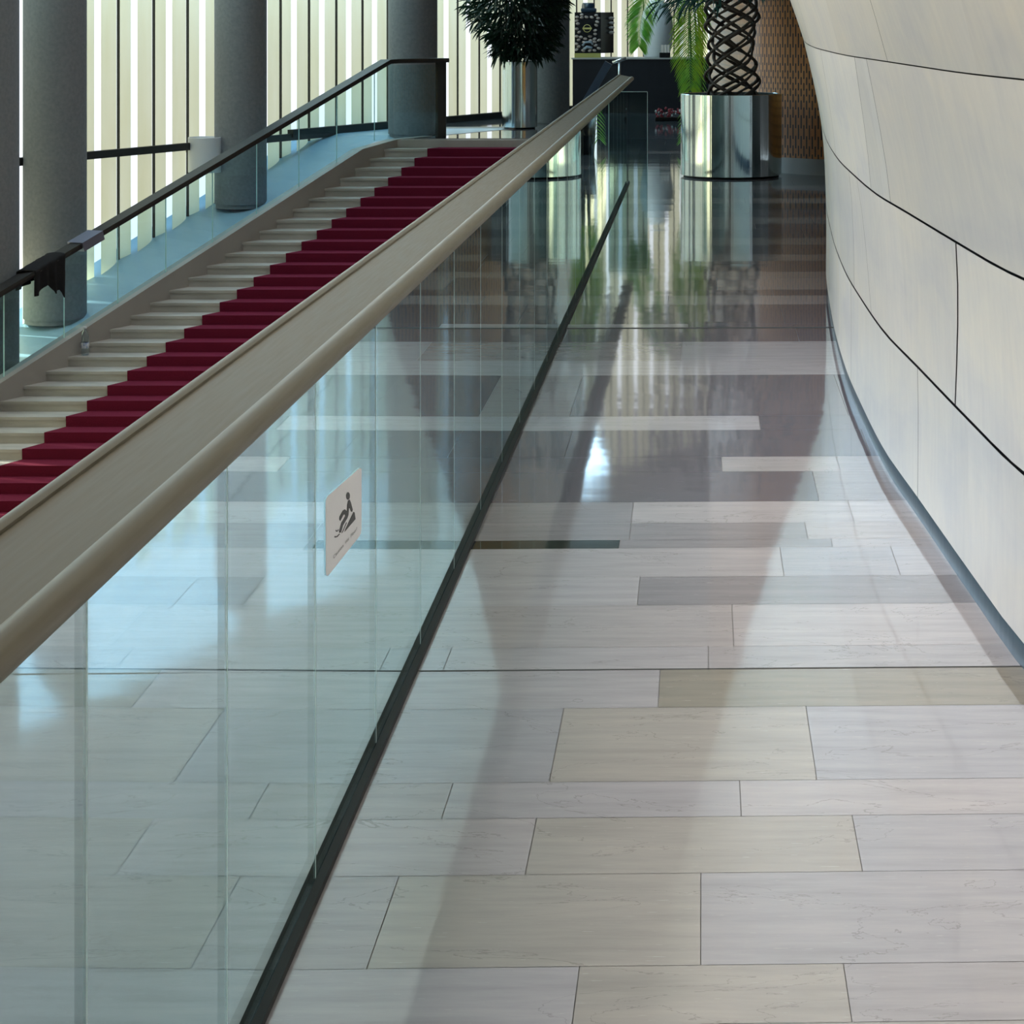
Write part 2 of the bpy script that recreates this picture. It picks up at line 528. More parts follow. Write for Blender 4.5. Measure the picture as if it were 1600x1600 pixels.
# the wall that carries the free floor edge beside the stairs, and the lower foyer
bm = bmesh.new()
box(bm, (FLOOR_LEFT + 0.02, -6, -4.4), (FLOOR_LEFT + 0.22, 28.2, -0.40))
tag(mesh_from('wall_stairwell', bm, MAT['curb_stone']), kind='structure')
bm = bmesh.new()
box(bm, (-18, -6, -4.5), (FLOOR_LEFT + 0.2, 32, -4.38))
tag(mesh_from('floor_lower', bm, MAT['slab_edge']), kind='structure')

# ------------------------------------------------------------------ right stone wall
XB = [(-6, 3.0), (-3, 2.35), (0, 1.75), (2, 1.36), (3.5, 1.09), (4.6, 0.915), (5.43, 0.80), (6.08, 0.755), (7.12, 0.695), (7.81, 0.655), (8.8, 0.637), (9.7, 0.634), (11.25, 0.669), (13.75, 0.78), (16.5, 1.02), (20.5, 1.55)]
LEAN = [(0, 0.0), (0.5, 0.0), (1.0, -0.03), (1.5, -0.135), (1.65, -0.185), (2.0, -0.31), (2.6, -0.54), (3.6, -0.85), (4.6, -1.1), (6.5, -1.4)]
def wall_pt(y, h, off=0.0):
    return (smooth_interp(XB, y) + smooth_interp(LEAN, h) + off, y, h)
def build_wall_right():
    bm = bmesh.new()
    lay = bm.loops.layers.float_color.new('tone')
    uvl = bm.loops.layers.uv.new('UVMap')
    def patch(ya0, ya1, yb0, yb1, h0, h1, tone, off=0.0, mi=0):
        """panel from (ya0 at foot, ya1 at head) to (yb0, yb1)"""
        nu = max(2, int(abs(yb0 - ya0) / 0.22)); nv = max(2, int((h1 - h0) / 0.12))
        g = [[None] * (nv + 1) for _ in range(nu + 1)]
        for i in range(nu + 1):
            for j in range(nv + 1):
                tv = j / nv; tu = i / nu
                y = (ya0 + (ya1 - ya0) * tv) * (1 - tu) + (yb0 + (yb1 - yb0) * tv) * tu
                g[i][j] = (bm.verts.new(wall_pt(y, h0 + (h1 - h0) * tv, off)), y, h0 + (h1 - h0) * tv)
        for i in range(nu):
            for j in range(nv):
                q = (g[i][j], g[i][j+1], g[i+1][j+1], g[i+1][j])
                f = bm.faces.new([a[0] for a in q]); f.smooth = True; f.material_index = mi
                for lp, a in zip(f.loops, q):
                    lp[lay] = (*tone, 1); lp[uvl].uv = (a[1], a[2])
    rows = [
     (0.08, 0.5, [-6, -3.5, -1.2, 1.0, 3.2, 5.42, 7.07, 9.3, 12.0, 15.0, 20.5], 0.004),
     (0.5, 1.0, [-6, -4, -1.5, 1.5, 4.2, (6.36, 6.18, 1), (8.3, 8.6), (9.1, 9.0), 11.8, 14.6, 20.5], 0.009),
     (1.0, 1.5, [-6, -2.5, 0.6, 3.0, (5.25, 4.85), (7.45, 7.3), (8.0, 7.6), (9.9, 9.2), 12.5, 16, 20.5], 0.007),
     (1.5, 2.25, [-6, -3.0, -0.5, 2.6, (4.75, 4.4), (6.8, 6.5), (10.2, 9.0), 14, 20.5], 0.003),
     (2.25, 3.2, [-6, -2, 2, 4.4, 6.6, 9.5, 13, 20.5], 0.008),
     (3.2, 4.5, [-6, -1, 3.3, 6.1, 10.4, 15, 20.5], 0.008),
     (4.5, 6.45, [-6, 0, 4.7, 9, 14, 20.5], 0.008)]
    for h0, h1, js, gap in rows:
        js = [(j, j, 0) if not isinstance(j, tuple) else (j + (0,))[:3] for j in js]
        for a, b in zip(js, js[1:]):
            k = R.uniform(0.93, 1.05); w = R.uniform(0.975, 1.03)
            tone = (k * w, k, k / w)
            ga = 0.010 if a[2] else 0.0035; gb = 0.010 if b[2] else 0.0035
            # narrower veneer bands of slightly different tone inside each panel
            n = R.choice((2, 3, 3)); ts = [0] + sorted(R.uniform(0.2, 0.8) for _ in range(n - 1)) + [1]
            for t0, t1 in zip(ts, ts[1:]):
                kk = R.uniform(0.95, 1.04)
                la = lambda t: a[0] + ga + (b[0] - gb - a[0] - ga) * t
                lb = lambda t: a[1] + ga + (b[1] - gb - a[1] - ga) * t
                patch(la(t0), lb(t0), la(t1), lb(t1), h0 + (gap if h0 > 0.1 else 0), h1 - 0.001, tuple(c * kk for c in tone))
    patch(-6, -6, 20.5, 20.5, 0.0, 6.5, (1, 1, 1), 0.03, 1)
    me = bpy.data.meshes.new('wall_right')
    bm.to_mesh(me); bm.free()
    tag(link('wall_right', me, [MAT['wall_stone'], MAT['dark_gap']]), kind='structure')
    # skirting, set back a little under the stone
    bm = bmesh.new()
    n = 110
    prev = None
    for i in range(n + 1):
        y = -6 + 26.5 * i / n
        x = smooth_interp(XB, y) + 0.012
        cur = [bm.verts.new(p) for p in ((x, y, 0.0), (x, y, 0.082), (x + 0.03, y, 0.082), (x + 0.03, y, 0.0))]
        if prev:
            for k in range(3):
                f = bm.faces.new((prev[k], prev[k+1], cur[k+1], cur[k])); f.smooth = (k == 0)
        prev = cur
    tag(mesh_from('baseboard_right', bm, MAT['skirting']), kind='structure')
build_wall_right()

# ------------------------------------------------------------------ ceiling and enclosing walls
bm = bmesh.new()
box(bm, (-20, -6.2, 6.5), (8, 46, 6.7))
tag(mesh_from('ceiling', bm, MAT['ceiling']), kind='structure')
bm = bmesh.new()
box(bm, (-16, -6.3, -4.5), (4.2, -6.05, 6.5))
tag(mesh_from('wall_back', bm, MAT['back_wall']), kind='structure')
bm = bmesh.new()
prism(bm, [(-16.0, -6.2), (-15.8, -6.2), (FAC(9.3) + 0.05, 9.1), (FAC(9.3) - 0.15, 9.3)], -4.5, 6.5)
tag(mesh_from('wall_left', bm, MAT['back_wall']), kind='structure')
bm = bmesh.new()
box(bm, (FAC(45), 45.0, -0.2), (7, 45.2, 6.5))
tag(mesh_from('wall_far', bm, MAT['far_wall']), kind='structure')
bm = bmesh.new()
box(bm, (6.5, 19, -0.2), (6.7, 45.2, 6.5))
tag(mesh_from('wall_side', bm, MAT['far_wall']), kind='structure')
bm = bmesh.new()   # wall closing the gap behind the end of the stone wall
prism(bm, [(1.62, 20.5), (6.6, 20.5), (6.6, 20.7), (1.62, 20.7)], 0, 6.5)
tag(mesh_from('wall_return', bm, MAT['far_wall']), kind='structure')

# ------------------------------------------------------------------ facade: outer white columns imitated by backlit cream sheets between mullions
PITCH = 0.6185
un = Vector((0.435, 1.0, 0)).normalized()           # along the facade, away from us
nn = Vector((1.0, -0.435, 0)).normalized()          # into the room
def ramp_h(x, y):
    return min(-1.478 + 0.12 * (x + 7.24) + 0.276 * (y - 25.5), 0.0)
k0 = -28; k1 = 30
idx = 0
for k in range(k0, k1):
    y0 = 26.07 + k * PITCH
    if y0 < 9.3: continue
    idx += 1
    o0 = Vector((FAC(y0), y0, 0))
    Lb = PITCH * 1.0905
    zb = max(ramp_h(o0.x, o0.y), -4.38) - 0.05
    bm = bmesh.new()
    def strip(pts, z0, z1):
        pr = None
        for (u, w) in pts:
            p = o0 + un * (u * Lb) + nn * w
            c = (bm.verts.new((p.x, p.y, z0)), bm.verts.new((p.x, p.y, z1)))
            if pr:
                f = bm.faces.new((pr[0], c[0], c[1], pr[1])); f.smooth = True
            pr = c
    lo = [(0.015, -0.02), (0.10, 0.005), (0.18, 0.02), (0.27, 0.03)]
    hi = [(0.37, 0.02), (0.45, 0.045), (0.58, 0.06), (0.72, 0.055), (0.84, 0.015), (0.91, -0.06), (0.955, -0.17)]
    hi = [(0.37 + 0.60 * math.sin(t / 16 * PI / 2), -0.045 + 0.12 * math.cos(t / 16 * PI / 2)) for t in range(17)]
    for pts in (lo, hi):
        strip(pts, zb, 6.5)
    scr = mesh_from('window_%d' % idx, bm, MAT['sheet'])
    tag(scr, kind='structure', label='sunlit white outer columns imitated by a translucent screen bay with dark mullion', cat='window')
    bm = bmesh.new()
    a = o0 - un * 0.006 + nn * 0.0; b = o0 + un * 0.012 + nn * 0.0
    c = o0 + un * 0.012 - nn * 0.03; d = o0 - un * 0.006 - nn * 0.03
    prism(bm, [(p.x, p.y) for p in (a, b, c, d)], zb, 6.5)
    mesh_from('mullion', bm, MAT['mullion'], scr)
    bm = bmesh.new()   # clear pane; gap left open to the sky imitates a column's bright stripe
    a = o0 + un * (0.27 * Lb) - nn * 0.02; b = o0 + un * (0.37 * Lb) - nn * 0.02
    prism(bm, [(p.x, p.y) for p in (a, b, b - nn * 0.012, a - nn * 0.012)], zb, 6.5)
    mesh_from('pane', bm, MAT['glass_clear'], scr)
# transom at the level of the main floor
bm = bmesh.new()
def along(y, w=0.0, h=0.0):
    p = Vector((FAC(y), y, 0)) + nn * w
    return (p.x, p.y, h)
ya, yb = 9.5, 44.6
pts = [along(ya, 0.07)[:2], along(yb, 0.07)[:2], along(yb, 0.14)[:2], along(ya, 0.14)[:2]]
prism(bm, pts, -0.045, 0.045)
tag(mesh_from('trim_1', bm, MAT['mullion']), kind='structure')
bm = bmesh.new()
pts = [along(29.2, 0.07)[:2], along(yb, 0.07)[:2], along(yb, 0.16)[:2], along(29.2, 0.16)[:2]]
prism(bm, pts, 0.0, 0.10)
tag(mesh_from('baseboard_left', bm, MAT['mullion']), kind='structure')

# sloping strip of floor between the stair curb and the facade
bm = bmesh.new()
N = 44; Mx = 10; g = []
for i in range(N + 1):
    y = 12.0 + (31.5 - 12.0) * i / N
    x0, x1 = FAC(y) - 0.3, XE(y) - 0.13
    g.append([bm.verts.new((x0 + (x1 - x0) * j / Mx, y, ramp_h(x0 + (x1 - x0) * j / Mx, y) - 0.004)) for j in range(Mx + 1)])
for i in range(N):
    for j in range(Mx):
        bm.faces.new((g[i][j], g[i][j+1], g[i+1][j+1], g[i+1][j]))
tag(mesh_from('floor_ramp', bm, MAT['ramp']), kind='structure')

# ------------------------------------------------------------------ staircase
SR, ST, SZ0 = 0.10359, 0.29429, 28.2515
stair = thing('stone_staircase', 'wide pale stone staircase descending on the left under the red carpet', 'staircase', (-5, 28.5, 0))
NST = 34
def nose(n):   # depth of the front edge of step n and its height
    return SZ0 - ST * n, -SR * (n + 1)
O = Vector((-5, 28.5, 0))
for n in range(NST):
    yf, h = nose(n)
    yb_ = yf + ST
    bm = bmesh.new()
    prism(bm, [(XE(yf) - O.x, yf - O.y), (FLOOR_LEFT - O.x, yf - O.y), (FLOOR_LEFT - O.x, yb_ + 0.01 - O.y), (XE(yb_) - O.x, yb_ + 0.01 - O.y)], h - 0.030, h)
    prism(bm, [(XE(yf) - O.x, yf + 0.012 - O.y), (FLOOR_LEFT - O.x, yf + 0.012 - O.y), (FLOOR_LEFT - O.x, yb_ + 0.01 - O.y), (XE(yb_) - O.x, yb_ + 0.01 - O.y)], h - 0.16, h - 0.0305)
    mesh_from('step', bm, MAT['stair_stone'], stair)
# curb beside the steps carrying the balustrade
bm = bmesh.new()
ys_ = [12.5 + (28.55 - 12.5) * i / 22 for i in range(23)]
def curb_h(y):
    return min(-SR * (1 + (SZ0 - y) / ST) + 0.18, 0.01)
pr = None
for y in ys_ + [29.3]:
    x1 = XE(y); x0 = x1 - 0.14
    hb = curb_h(y) if y < 28.56 else 0.01
    c = [bm.verts.new((x - O.x, y - O.y, z)) for x, z in ((x0, hb - 0.75), (x0, hb), (x1, hb), (x1, hb - 0.75))]
    if pr:
        for q in range(4):
            bm.faces.new((pr[q], pr[(q+1) % 4], c[(q+1) % 4], c[q]))
    pr = c
mesh_from('curb', bm, MAT['curb_stone'], stair)
bm = bmesh.new()
box(bm, (XE(28.5) - O.x, 28.545 - O.y - 0.02, -0.16), (FLOOR_LEFT - O.x, 28.6 - O.y, 0.002))
mesh_from('top_nosing', bm, MAT['landing_edge'], stair)

# red carpet laid over the steps: one ribbon with thickness
XC = lambda y: 0.43183 * y - 15.773
bm = bmesh.new()
th = 0.008
pth = [(SZ0 + ST - 0.012, nose(0)[1] + th)]
for n in range(0, 33):
    yf, h = nose(n)
    pth.append((yf - th, h + th))
    pth.append((yf - th + 0.002, h - SR + th))
CW = 2.1
top = []
for y, h in pth:
    xl = XC(y); xr = min(xl + CW, FLOOR_LEFT - 0.1)
    top.append([bm.verts.new((xl, y, h)), bm.verts.new((xr, y, h))])
bot = []
for i, (y, h) in enumerate(pth):
    xl = XC(y); xr = min(xl + CW, FLOOR_LEFT - 0.1)
    bot.append([bm.verts.new((xl, y + 0.006, h - 0.006)), bm.verts.new((xr, y + 0.006, h - 0.006))])
for i in range(len(pth) - 1):
    bm.faces.new((top[i][0], top[i][1], top[i+1][1], top[i+1][0]))
    bm.faces.new((bot[i][0], bot[i+1][0], bot[i+1][1], bot[i][1]))
    bm.faces.new((top[i][0], top[i+1][0], bot[i+1][0], bot[i][0]))
    bm.faces.new((top[i][1], bot[i][1], bot[i+1][1], top[i+1][1]))
tag(mesh_from('carpet_runner', bm, MAT['carpet']), 'long crimson carpet runner stepping down the stone staircase', 'carpet')

# ------------------------------------------------------------------ concrete columns
def column(px, py, rad, label, y=None, x=None):
    if y is None:
        # front of the base seen at (px, py) on the sloping strip
        best = None
        for i in range(2000):
            yy = 18 + i * 0.01
            xx = (px - PX) * yy / F
            e = abs(PY + F / yy * (EYE - ramp_h(xx, yy)) - py)
            if best is None or e < best[0]: best = (e, yy, xx)
        y = best[1] + rad; x = best[2] * y / best[1]
    z = ramp_h(x, y)
    bm = bmesh.new()
    H = 6.5 - z
    prof = [(0, -0.04), (rad - 0.015, -0.04), (rad - 0.015, 0.012), (rad, 0.014)] + [(rad, H * t / 8) for t in range(1, 9)] + [(0, H)]
    lathe(bm, prof, 64)
    o = mesh_from('concrete_column', bm, MAT['concrete'])
    o.data.set_sharp_from_angle(angle=math.radians(30))
    o.location = (x, y, z)
    tag(o, label, 'column')
column(376, 333, 0.325, 'round grey concrete column behind the middle of the black stair rail')
column(86, 516, 0.345, 'round grey concrete column rising behind the black cloth on the rail')
column(None, None, 0.50, 'dark concrete column cut off by the left edge of the photo', y=22.6, x=-7.62)
column(None, None, 0.335, 'round grey concrete column at the top end of the black stair rail', y=29.8, x=-3.97)
column(None, None, 0.345, 'grey concrete column directly behind the bushy plant in the narrow planter', y=33.1, x=-2.37)

# ------------------------------------------------------------------ stair balustrade with black rail
sb = thing('stair_balustrade', 'glass balustrade with flat black handrail on the far side of the stairs', 'balustrade', (XE(28), 28, 0))
SO = Vector((XE(28), 28, 0))
def sbx(y): return XE(y) - 0.07
def rail_h(y): return min(-SR * (1 + (SZ0 - y) / ST) + 0.18 + 0.90, 1.03)
def y_at(px):   # depth on the curb line seen at photo column px
    return (-17.81 - 0.07) / ((px - PX) / F - 0.484)
ys_j = [y_at(p) for p in (-70, 6, 100, 184, 259, 332, 401, 467, 526, 585)] + [28.55]
for a, b in zip(ys_j, ys_j[1:]):
    bm = bmesh.new()
    t = 0.006
    a2, b2 = a + 0.004, b - 0.004
    pts = [(sbx(a2) - t - SO.x, a2 - SO.y), (sbx(a2) + t - SO.x, a2 - SO.y), (sbx(b2) + t - SO.x, b2 - SO.y), (sbx(b2) - t - SO.x, b2 - SO.y)]
    za, zb2 = curb_h(a2) - 0.01, curb_h(b2) - 0.01
    prism(bm, pts, [za, za, zb2, zb2], [rail_h(a2) - 0.03] * 2 + [rail_h(b2) - 0.03] * 2)
    gp = mesh_from('glass_panel', bm, MAT['glass_blue'], sb)
    bm = bmesh.new()
    prism(bm, [(sbx(a) - t - SO.x, a - 0.002 - SO.y), (sbx(a) + t - SO.x, a - 0.002 - SO.y), (sbx(a) + t - SO.x, a + 0.003 - SO.y), (sbx(a) - t - SO.x, a + 0.003 - SO.y)],
          curb_h(a), rail_h(a) - 0.03)
    mesh_from('joint_strip', bm, MAT['glass_edge_glint'], gp)
# end panel on the landing
E0 = Vector((sbx(28.55), 28.55, 0)); E1 = Vector((-3.50, 29.0, 0)); E2 = Vector((-3.42, 29.02, 0))
bm = bmesh.new()
d_ = (E1 - E0).normalized(); s_ = Vector((-d_.y, d_.x, 0)) * 0.006
pts = [E0 + d_ * 0.01 + s_, E0 + d_ * 0.01 - s_, E1 - d_ * 0.01 - s_, E1 - d_ * 0.01 + s_]
prism(bm, [(p.x - SO.x, p.y - SO.y) for p in pts], 0.0, 0.98)
mesh_from('glass_panel', bm, MAT['glass_blue'], sb)
# handrail: flat bar
sec = [(-0.078, -0.028), (0.078, -0.028), (0.085, 0.0), (0.078, 0.028), (-0.078, 0.028), (-0.085, 0.0)]
bm = bmesh.new()
path = [(sbx(y) - SO.x, y - SO.y, rail_h(y)) for y in [17.5 + (28.4 - 17.5) * i / 14 for i in range(15)]]
path += [(E0.x - SO.x + 0.03, E0.y - SO.y + 0.03, 1.032), (E2.x - SO.x, E2.y - SO.y, 1.035)]
sweep(bm, path, sec, smooth=False)
mesh_from('handrail', bm, MAT['dark_rail'], sb)
bm = bmesh.new()
box(bm, (E1.x - SO.x - 0.06, E1.y - SO.y - 0.03, 0.0), (E1.x - SO.x + 0.08, E1.y - SO.y + 0.03, 1.04), bevel=0.006)
mesh_from('end_post', bm, MAT['dark_rail'], sb)
# grey sleeve on the rail
ya_, yb3 = y_at(118), y_at(150)
bm = bmesh.new()
sec2 = [(-0.105, -0.065), (0.105, -0.065), (0.105, 0.036), (-0.105, 0.036)]
sweep(bm, [(sbx(y), y, rail_h(y) + 0.005) for y in (ya_, yb3)], sec2, smooth=False)
tag(mesh_from('rail_sleeve', bm, MAT['clamp']), 'grey metal sleeve clamped around the black stair rail', 'bracket')

# black cloth hung over the rail
yc0, yc1 = y_at(40), y_at(88)
bm = bmesh.new()
NU, NV = 26, 30
grid = []
for i in range(NU + 1):
    tu = i / NU
    y = yc0 + (yc1 - yc0) * tu
    # length of the flap hanging on our side, ragged
    ln = interp([(0, 0.26), (0.12, 0.27), (0.28, 0.22), (0.42, 0.20), (0.52, 0.28), (0.62, 0.36), (0.72, 0.36), (0.80, 0.34), (0.90, 0.45), (1.0, 0.47)], tu)
    back = 0.20
    row = []
    rh = rail_h(y)
    for j in range(NV + 1):
        tv = j / NV
        s = -back + (back + 0.19 + ln) * tv      # arc length across the rail
        if s < 0: w, h = -0.098, s
        elif s < 0.19: w, h = -0.098 + s * (0.196 / 0.19), 0.012 * math.sin(PI * s / 0.19)
        else: w, h = 0.098, -(s - 0.19)
        fold = 0.018 * math.sin(tu * 23) * min(1, abs(h) * 6)
        yy = y + 0.02 * math.sin(tu * 9 + h * 8) * min(1, abs(h) * 5) + (h * -0.10 * tu if h < 0 else 0)
        row.append(bm.verts.new((sbx(y) + w + fold, yy, rh + 0.045 + h)))
    grid.append(row)
for i in range(NU):
    for j in range(NV):
        f = bm.faces.new((grid[i][j], grid[i+1][j], grid[i+1][j+1], grid[i][j+1])); f.smooth = True
o = mesh_from('black_cloth', bm, MAT['black_cloth'])
sm = o.modifiers.new('thick', 'SOLIDIFY'); sm.thickness = 0.012
tag(o, 'black cloth draped over the stair rail with ragged hanging corners', 'cloth')

# plastic water bottle on a step
yb_, hb_ = nose(18)
bt = thing('water_bottle', 'clear plastic water bottle with a pale label standing on a step by the curb', 'bottle', (0, 0, 0))
by = yb_ + 0.13; bxx = (133 - PX) * by / F; bh = hb_
bt.location = (bxx, by, bh)
bm = bmesh.new()
prof = [(0, 0.004), (0.034, 0.0), (0.042, 0.012), (0.042, 0.05), (0.039, 0.06), (0.042, 0.07), (0.042, 0.19), (0.038, 0.215), (0.028, 0.245), (0.015, 0.265), (0.0135, 0.285)]
lathe(bm, prof, 28)
mesh_from('bottle_body', bm, glass_mat('clear_plastic', (0.82, 0.88, 0.92), boost=2.5, rough=0.05), bt)
bm = bmesh.new(); lathe(bm, [(0, 0.282), (0.017, 0.282), (0.017, 0.303), (0, 0.303)], 20)
mesh_from('cap', bm, MAT['white'], bt)
bm = bmesh.new(); lathe(bm, [(0.0427, 0.075), (0.0433, 0.076), (0.0433, 0.135), (0.0427, 0.136)], 28)
lm = Mat('bottle_label', (0.6, 0.65, 0.75), 0.5)
f_ = lm.noise(lm.coords('Object', (1, 1, 1)), 40, 2)
lm.base(lm.ramp(f_, [(0.42, (0.65, 0.68, 0.74)), (0.6, (0.25, 0.33, 0.55))]))
mesh_from('label', bm, lm.m, bt)

# ------------------------------------------------------------------ near glass balustrade with the wide steel rail
GX = -0.741
gb = thing('glass_balustrade', 'foreground glass balustrade with wide champagne steel handrail', 'balustrade', (GX, 2, 0))
GO = Vector((GX, 2, 0))
joints = [2.59 + 0.7655 * k for k in range(-6, 25)]
tg = 0.008
for a, b in zip(joints, joints[1:]):
    if b > 21.5: b = 21.3
    if b - a < 0.2: continue
    bm = bmesh.new()
    box(bm, (-tg, a + 0.004 - GO.y, 0.0), (tg, b - 0.004 - GO.y, 0.985))
    gp = mesh_from('glass_panel', bm, MAT['glass'], gb)
    bm = bmesh.new()
    box(bm, (0.0045, a - 0.0036 - GO.y, 0.014), (0.0079, a + 0.0036 - GO.y, 0.985))
    mesh_from('joint_strip', bm, MAT['glass_edge_glint'], gp)
bm = bmesh.new()
box(bm, (tg + 0.001, -2.2 - GO.y, -0.002), (tg + 0.018, 21.3 - GO.y, 0.014))
box(bm, (-tg - 0.018, -2.2 - GO.y, -0.002), (-tg - 0.001, 21.3 - GO.y, 0.014))
mesh_from('base_channel', bm, MAT['channel'], gb)
# rail section: (x offset from the glass, height)
sec_pts = []
def arc(cx, cz, r, a0, a1, n=7):
    return [(cx + r * math.cos(math.radians(a0 + (a1 - a0) * i / n)), cz + r * math.sin(math.radians(a0 + (a1 - a0) * i / n))) for i in range(n + 1)]
sec3 = [(-0.070, 1.049)] + [(0.028, 1.030)] + arc(0.040, 1.012, 0.022, 120, -120, 12) + [(0.0, 0.985), (-0.060, 1.010)] + arc(-0.080, 1.045, 0.013, 280, 40, 10)
bm = bmesh.new()
rail_path = [-2.2, 2, 6, 10, 14, 18, 20, 21.0, 21.5]
rings = []
for y in rail_path:
    rings.append([bm.verts.new((sx, y - GO.y, sz)) for sx, sz in sec3])
for a, b in zip(rings, rings[1:]):
    for i in range(len(sec3)):
        f = bm.faces.new((a[i], a[(i+1) % len(sec3)], b[(i+1) % len(sec3)], b[i]))
        f.smooth = True
for r in (rings[0], rings[-1]): bm.faces.new(r)
o = mesh_from('handrail', bm, MAT['rail_steel'], gb)
o.data.set_sharp_from_angle(angle=math.radians(35))
# crosswise end panel
bm = bmesh.new()
box(bm, (-0.975 - GX, 21.36 - GO.y, 0.0), (-0.545 - GX, 21.375 - GO.y, 0.885))
mesh_from('end_panel', bm, MAT['glass'], gb)
bm = bmesh.new()
box(bm, (-0.5452 - GX, 21.359 - GO.y, 0.0), (-0.5415 - GX, 21.376 - GO.y, 0.887))
box(bm, (-0.975 - GX, 21.359 - GO.y, 0.8852), (-0.5452 - GX, 21.376 - GO.y, 0.889))
mesh_from('panel_edge', bm, MAT['glass_edge_glint'], gb)

# ------------------------------------------------------------------ warning sticker on the glass
SX = GX + tg + 0.0012
def on_glass(px, py):
    y = F * (-SX) / (PX - px)
    return y, EYE - (py - PY) * y / F
stk = thing('warning_sticker', 'white rounded sticker with a black slipping figure on the foreground glass', 'sticker', (SX, 4.4, 0.62))
def flat_poly(name, polys, mat, dx, parent, th=0.0008):
    bm = bmesh.new()
    for poly in polys:
        pts = [on_glass(*p) for p in poly]
        lo = [bm.verts.new((dx, y - 4.4, h - 0.62)) for y, h in pts]
        hi = [bm.verts.new((dx + th, y - 4.4, h - 0.62)) for y, h in pts]
        n = len(pts)
        bm.faces.new(lo); bm.faces.new(hi)
        for i in range(n):
            bm.faces.new((lo[i], lo[(i+1) % n], hi[(i+1) % n], hi[i]))
    return mesh_from(name, bm, mat, parent)
white_st = noisy('sticker_white', (0.93, 0.93, 0.93), (0.95, 0.95, 0.95), 4, 0.5)
ink = Mat('sticker_ink', (0.045, 0.045, 0.045), 0.6).m
flat_poly('sticker_sheet', [[(508.3, 786), (509.2, 780), (512, 775), (560.5, 732.3), (562.6, 731), (564.3, 733), (564.6, 738), (564.4, 826), (563.4, 833), (561, 838), (515, 896), (511.5, 900), (509.4, 898), (508.8, 891)]], white_st, 0, stk)
k_ = 1 / 7.275
def c6(pts): return [(440 + x * k_, 700 + y * k_) for x, y in pts]
head = [(748 + 20 * math.cos(a) + 0 * math.sin(a), 545 + 43 * math.sin(a)) for a in [2 * PI * i / 20 for i in range(20)]]
figs = [c6(head),
 c6([(765, 585), (780, 622), (800, 700), (795, 725), (782, 722), (768, 680), (757, 690), (752, 760), (738, 800), (712, 842), (690, 880), (668, 960), (650, 964), (648, 945), (672, 850), (700, 805), (718, 770), (712, 755), (695, 758), (660, 828), (650, 812), (652, 780), (690, 710), (712, 697), (735, 722), (740, 640), (750, 600)]),
 c6([(812, 725), (822, 735), (832, 808), (710, 950), (722, 915)]),
 c6([(728, 845), (733, 850), (700, 930), (684, 960), (674, 970), (700, 915)]),
 c6([(610, 930), (622, 945), (637, 925), (640, 935), (622, 953), (610, 945)]),
 c6([(596, 1002), (620, 1003), (650, 972), (652, 982), (625, 1013), (598, 1018)]),
]
flat_poly('pictogram', figs, ink, 0.0009, stk)
# lettering, set along the sloping foot of the sticker
def lettering(name, text, p0, p1, hgt_px, mat, parent):
    cu = bpy.data.curves.new(name, 'FONT')
    cu.body = text; cu.size = 1.0
    tmp = bpy.data.objects.new(name, cu)
    COL.objects.link(tmp)
    bpy.context.view_layer.update()
    dg = bpy.context.evaluated_depsgraph_get()
    me = bpy.data.meshes.new_from_object(tmp.evaluated_get(dg))
    bpy.data.objects.remove(tmp)
    xs_ = [v.co.x for v in me.vertices]; w = max(xs_) - min(xs_); x0 = min(xs_)
    ya, ha = on_glass(*p0); yb, hb = on_glass(*p1)
    hh = hgt_px * ya / F
    for v in me.vertices:
        t = (v.co.x - x0) / w
        q = v.co.y
        v.co = Vector((0.0012, ya + (yb - ya) * t - 4.4, ha + (hb - ha) * t + q * hh - 0.62))
    return link(name, me, mat, parent)
gi = Mat('sticker_grey_ink', (0.12, 0.12, 0.12), 0.6).m
def along_px(t): return (520 + 37 * t, 873.5 - 45.5 * t)
for word, t0, t1 in (('Caution', 0.0, 0.42), ('Wet', 0.50, 0.66), ('Floor!', 0.74, 1.0)):
    lettering('sticker_word', word, along_px(t0), along_px(t1), 7.5, gi, stk)

# ------------------------------------------------------------------ planters
def planter(name, x, y, r, h, label, seg=96):
    t = thing(name, label, 'planter', (x, y, 0))
    bm = bmesh.new()
    lathe(bm, [(0, 0.02), (r - 0.02, 0.02), (r, 0.022), (r, h * 0.5), (r, h - 0.003), (r - 0.003, h), (r - 0.022, h), (r - 0.025, h - 0.003), (r - 0.025, h - 0.10), (0, h - 0.10)], seg)
    o = mesh_from('planter_body', bm, MAT['planter_steel'], t)
    o.data.set_sharp_from_angle(angle=math.radians(30))
    bm = bmesh.new()
    lathe(bm, [(0, 0), (r - 0.03, 0), (r - 0.03, 0.0195), (0, 0.0195)], 48)
    mesh_from('foot_ring', bm, MAT['black'], t)
    bm = bmesh.new()
    lathe(bm, [(0, h - 0.055), (r * 0.5, h - 0.06), (r - 0.03, h - 0.07), (r - 0.03, h - 0.09), (0, h - 0.09)], 40)
    mesh_from('soil', bm, MAT['soil'], t)
    return t
planter('steel_planter', 0.29, 22.18, 0.516, 0.84, 'large round polished steel planter holding the braided trunk')
planter('steel_planter', -2.645, 31.45, 0.255, 0.965, 'narrow round steel planter beyond the stair top with bushy plant')

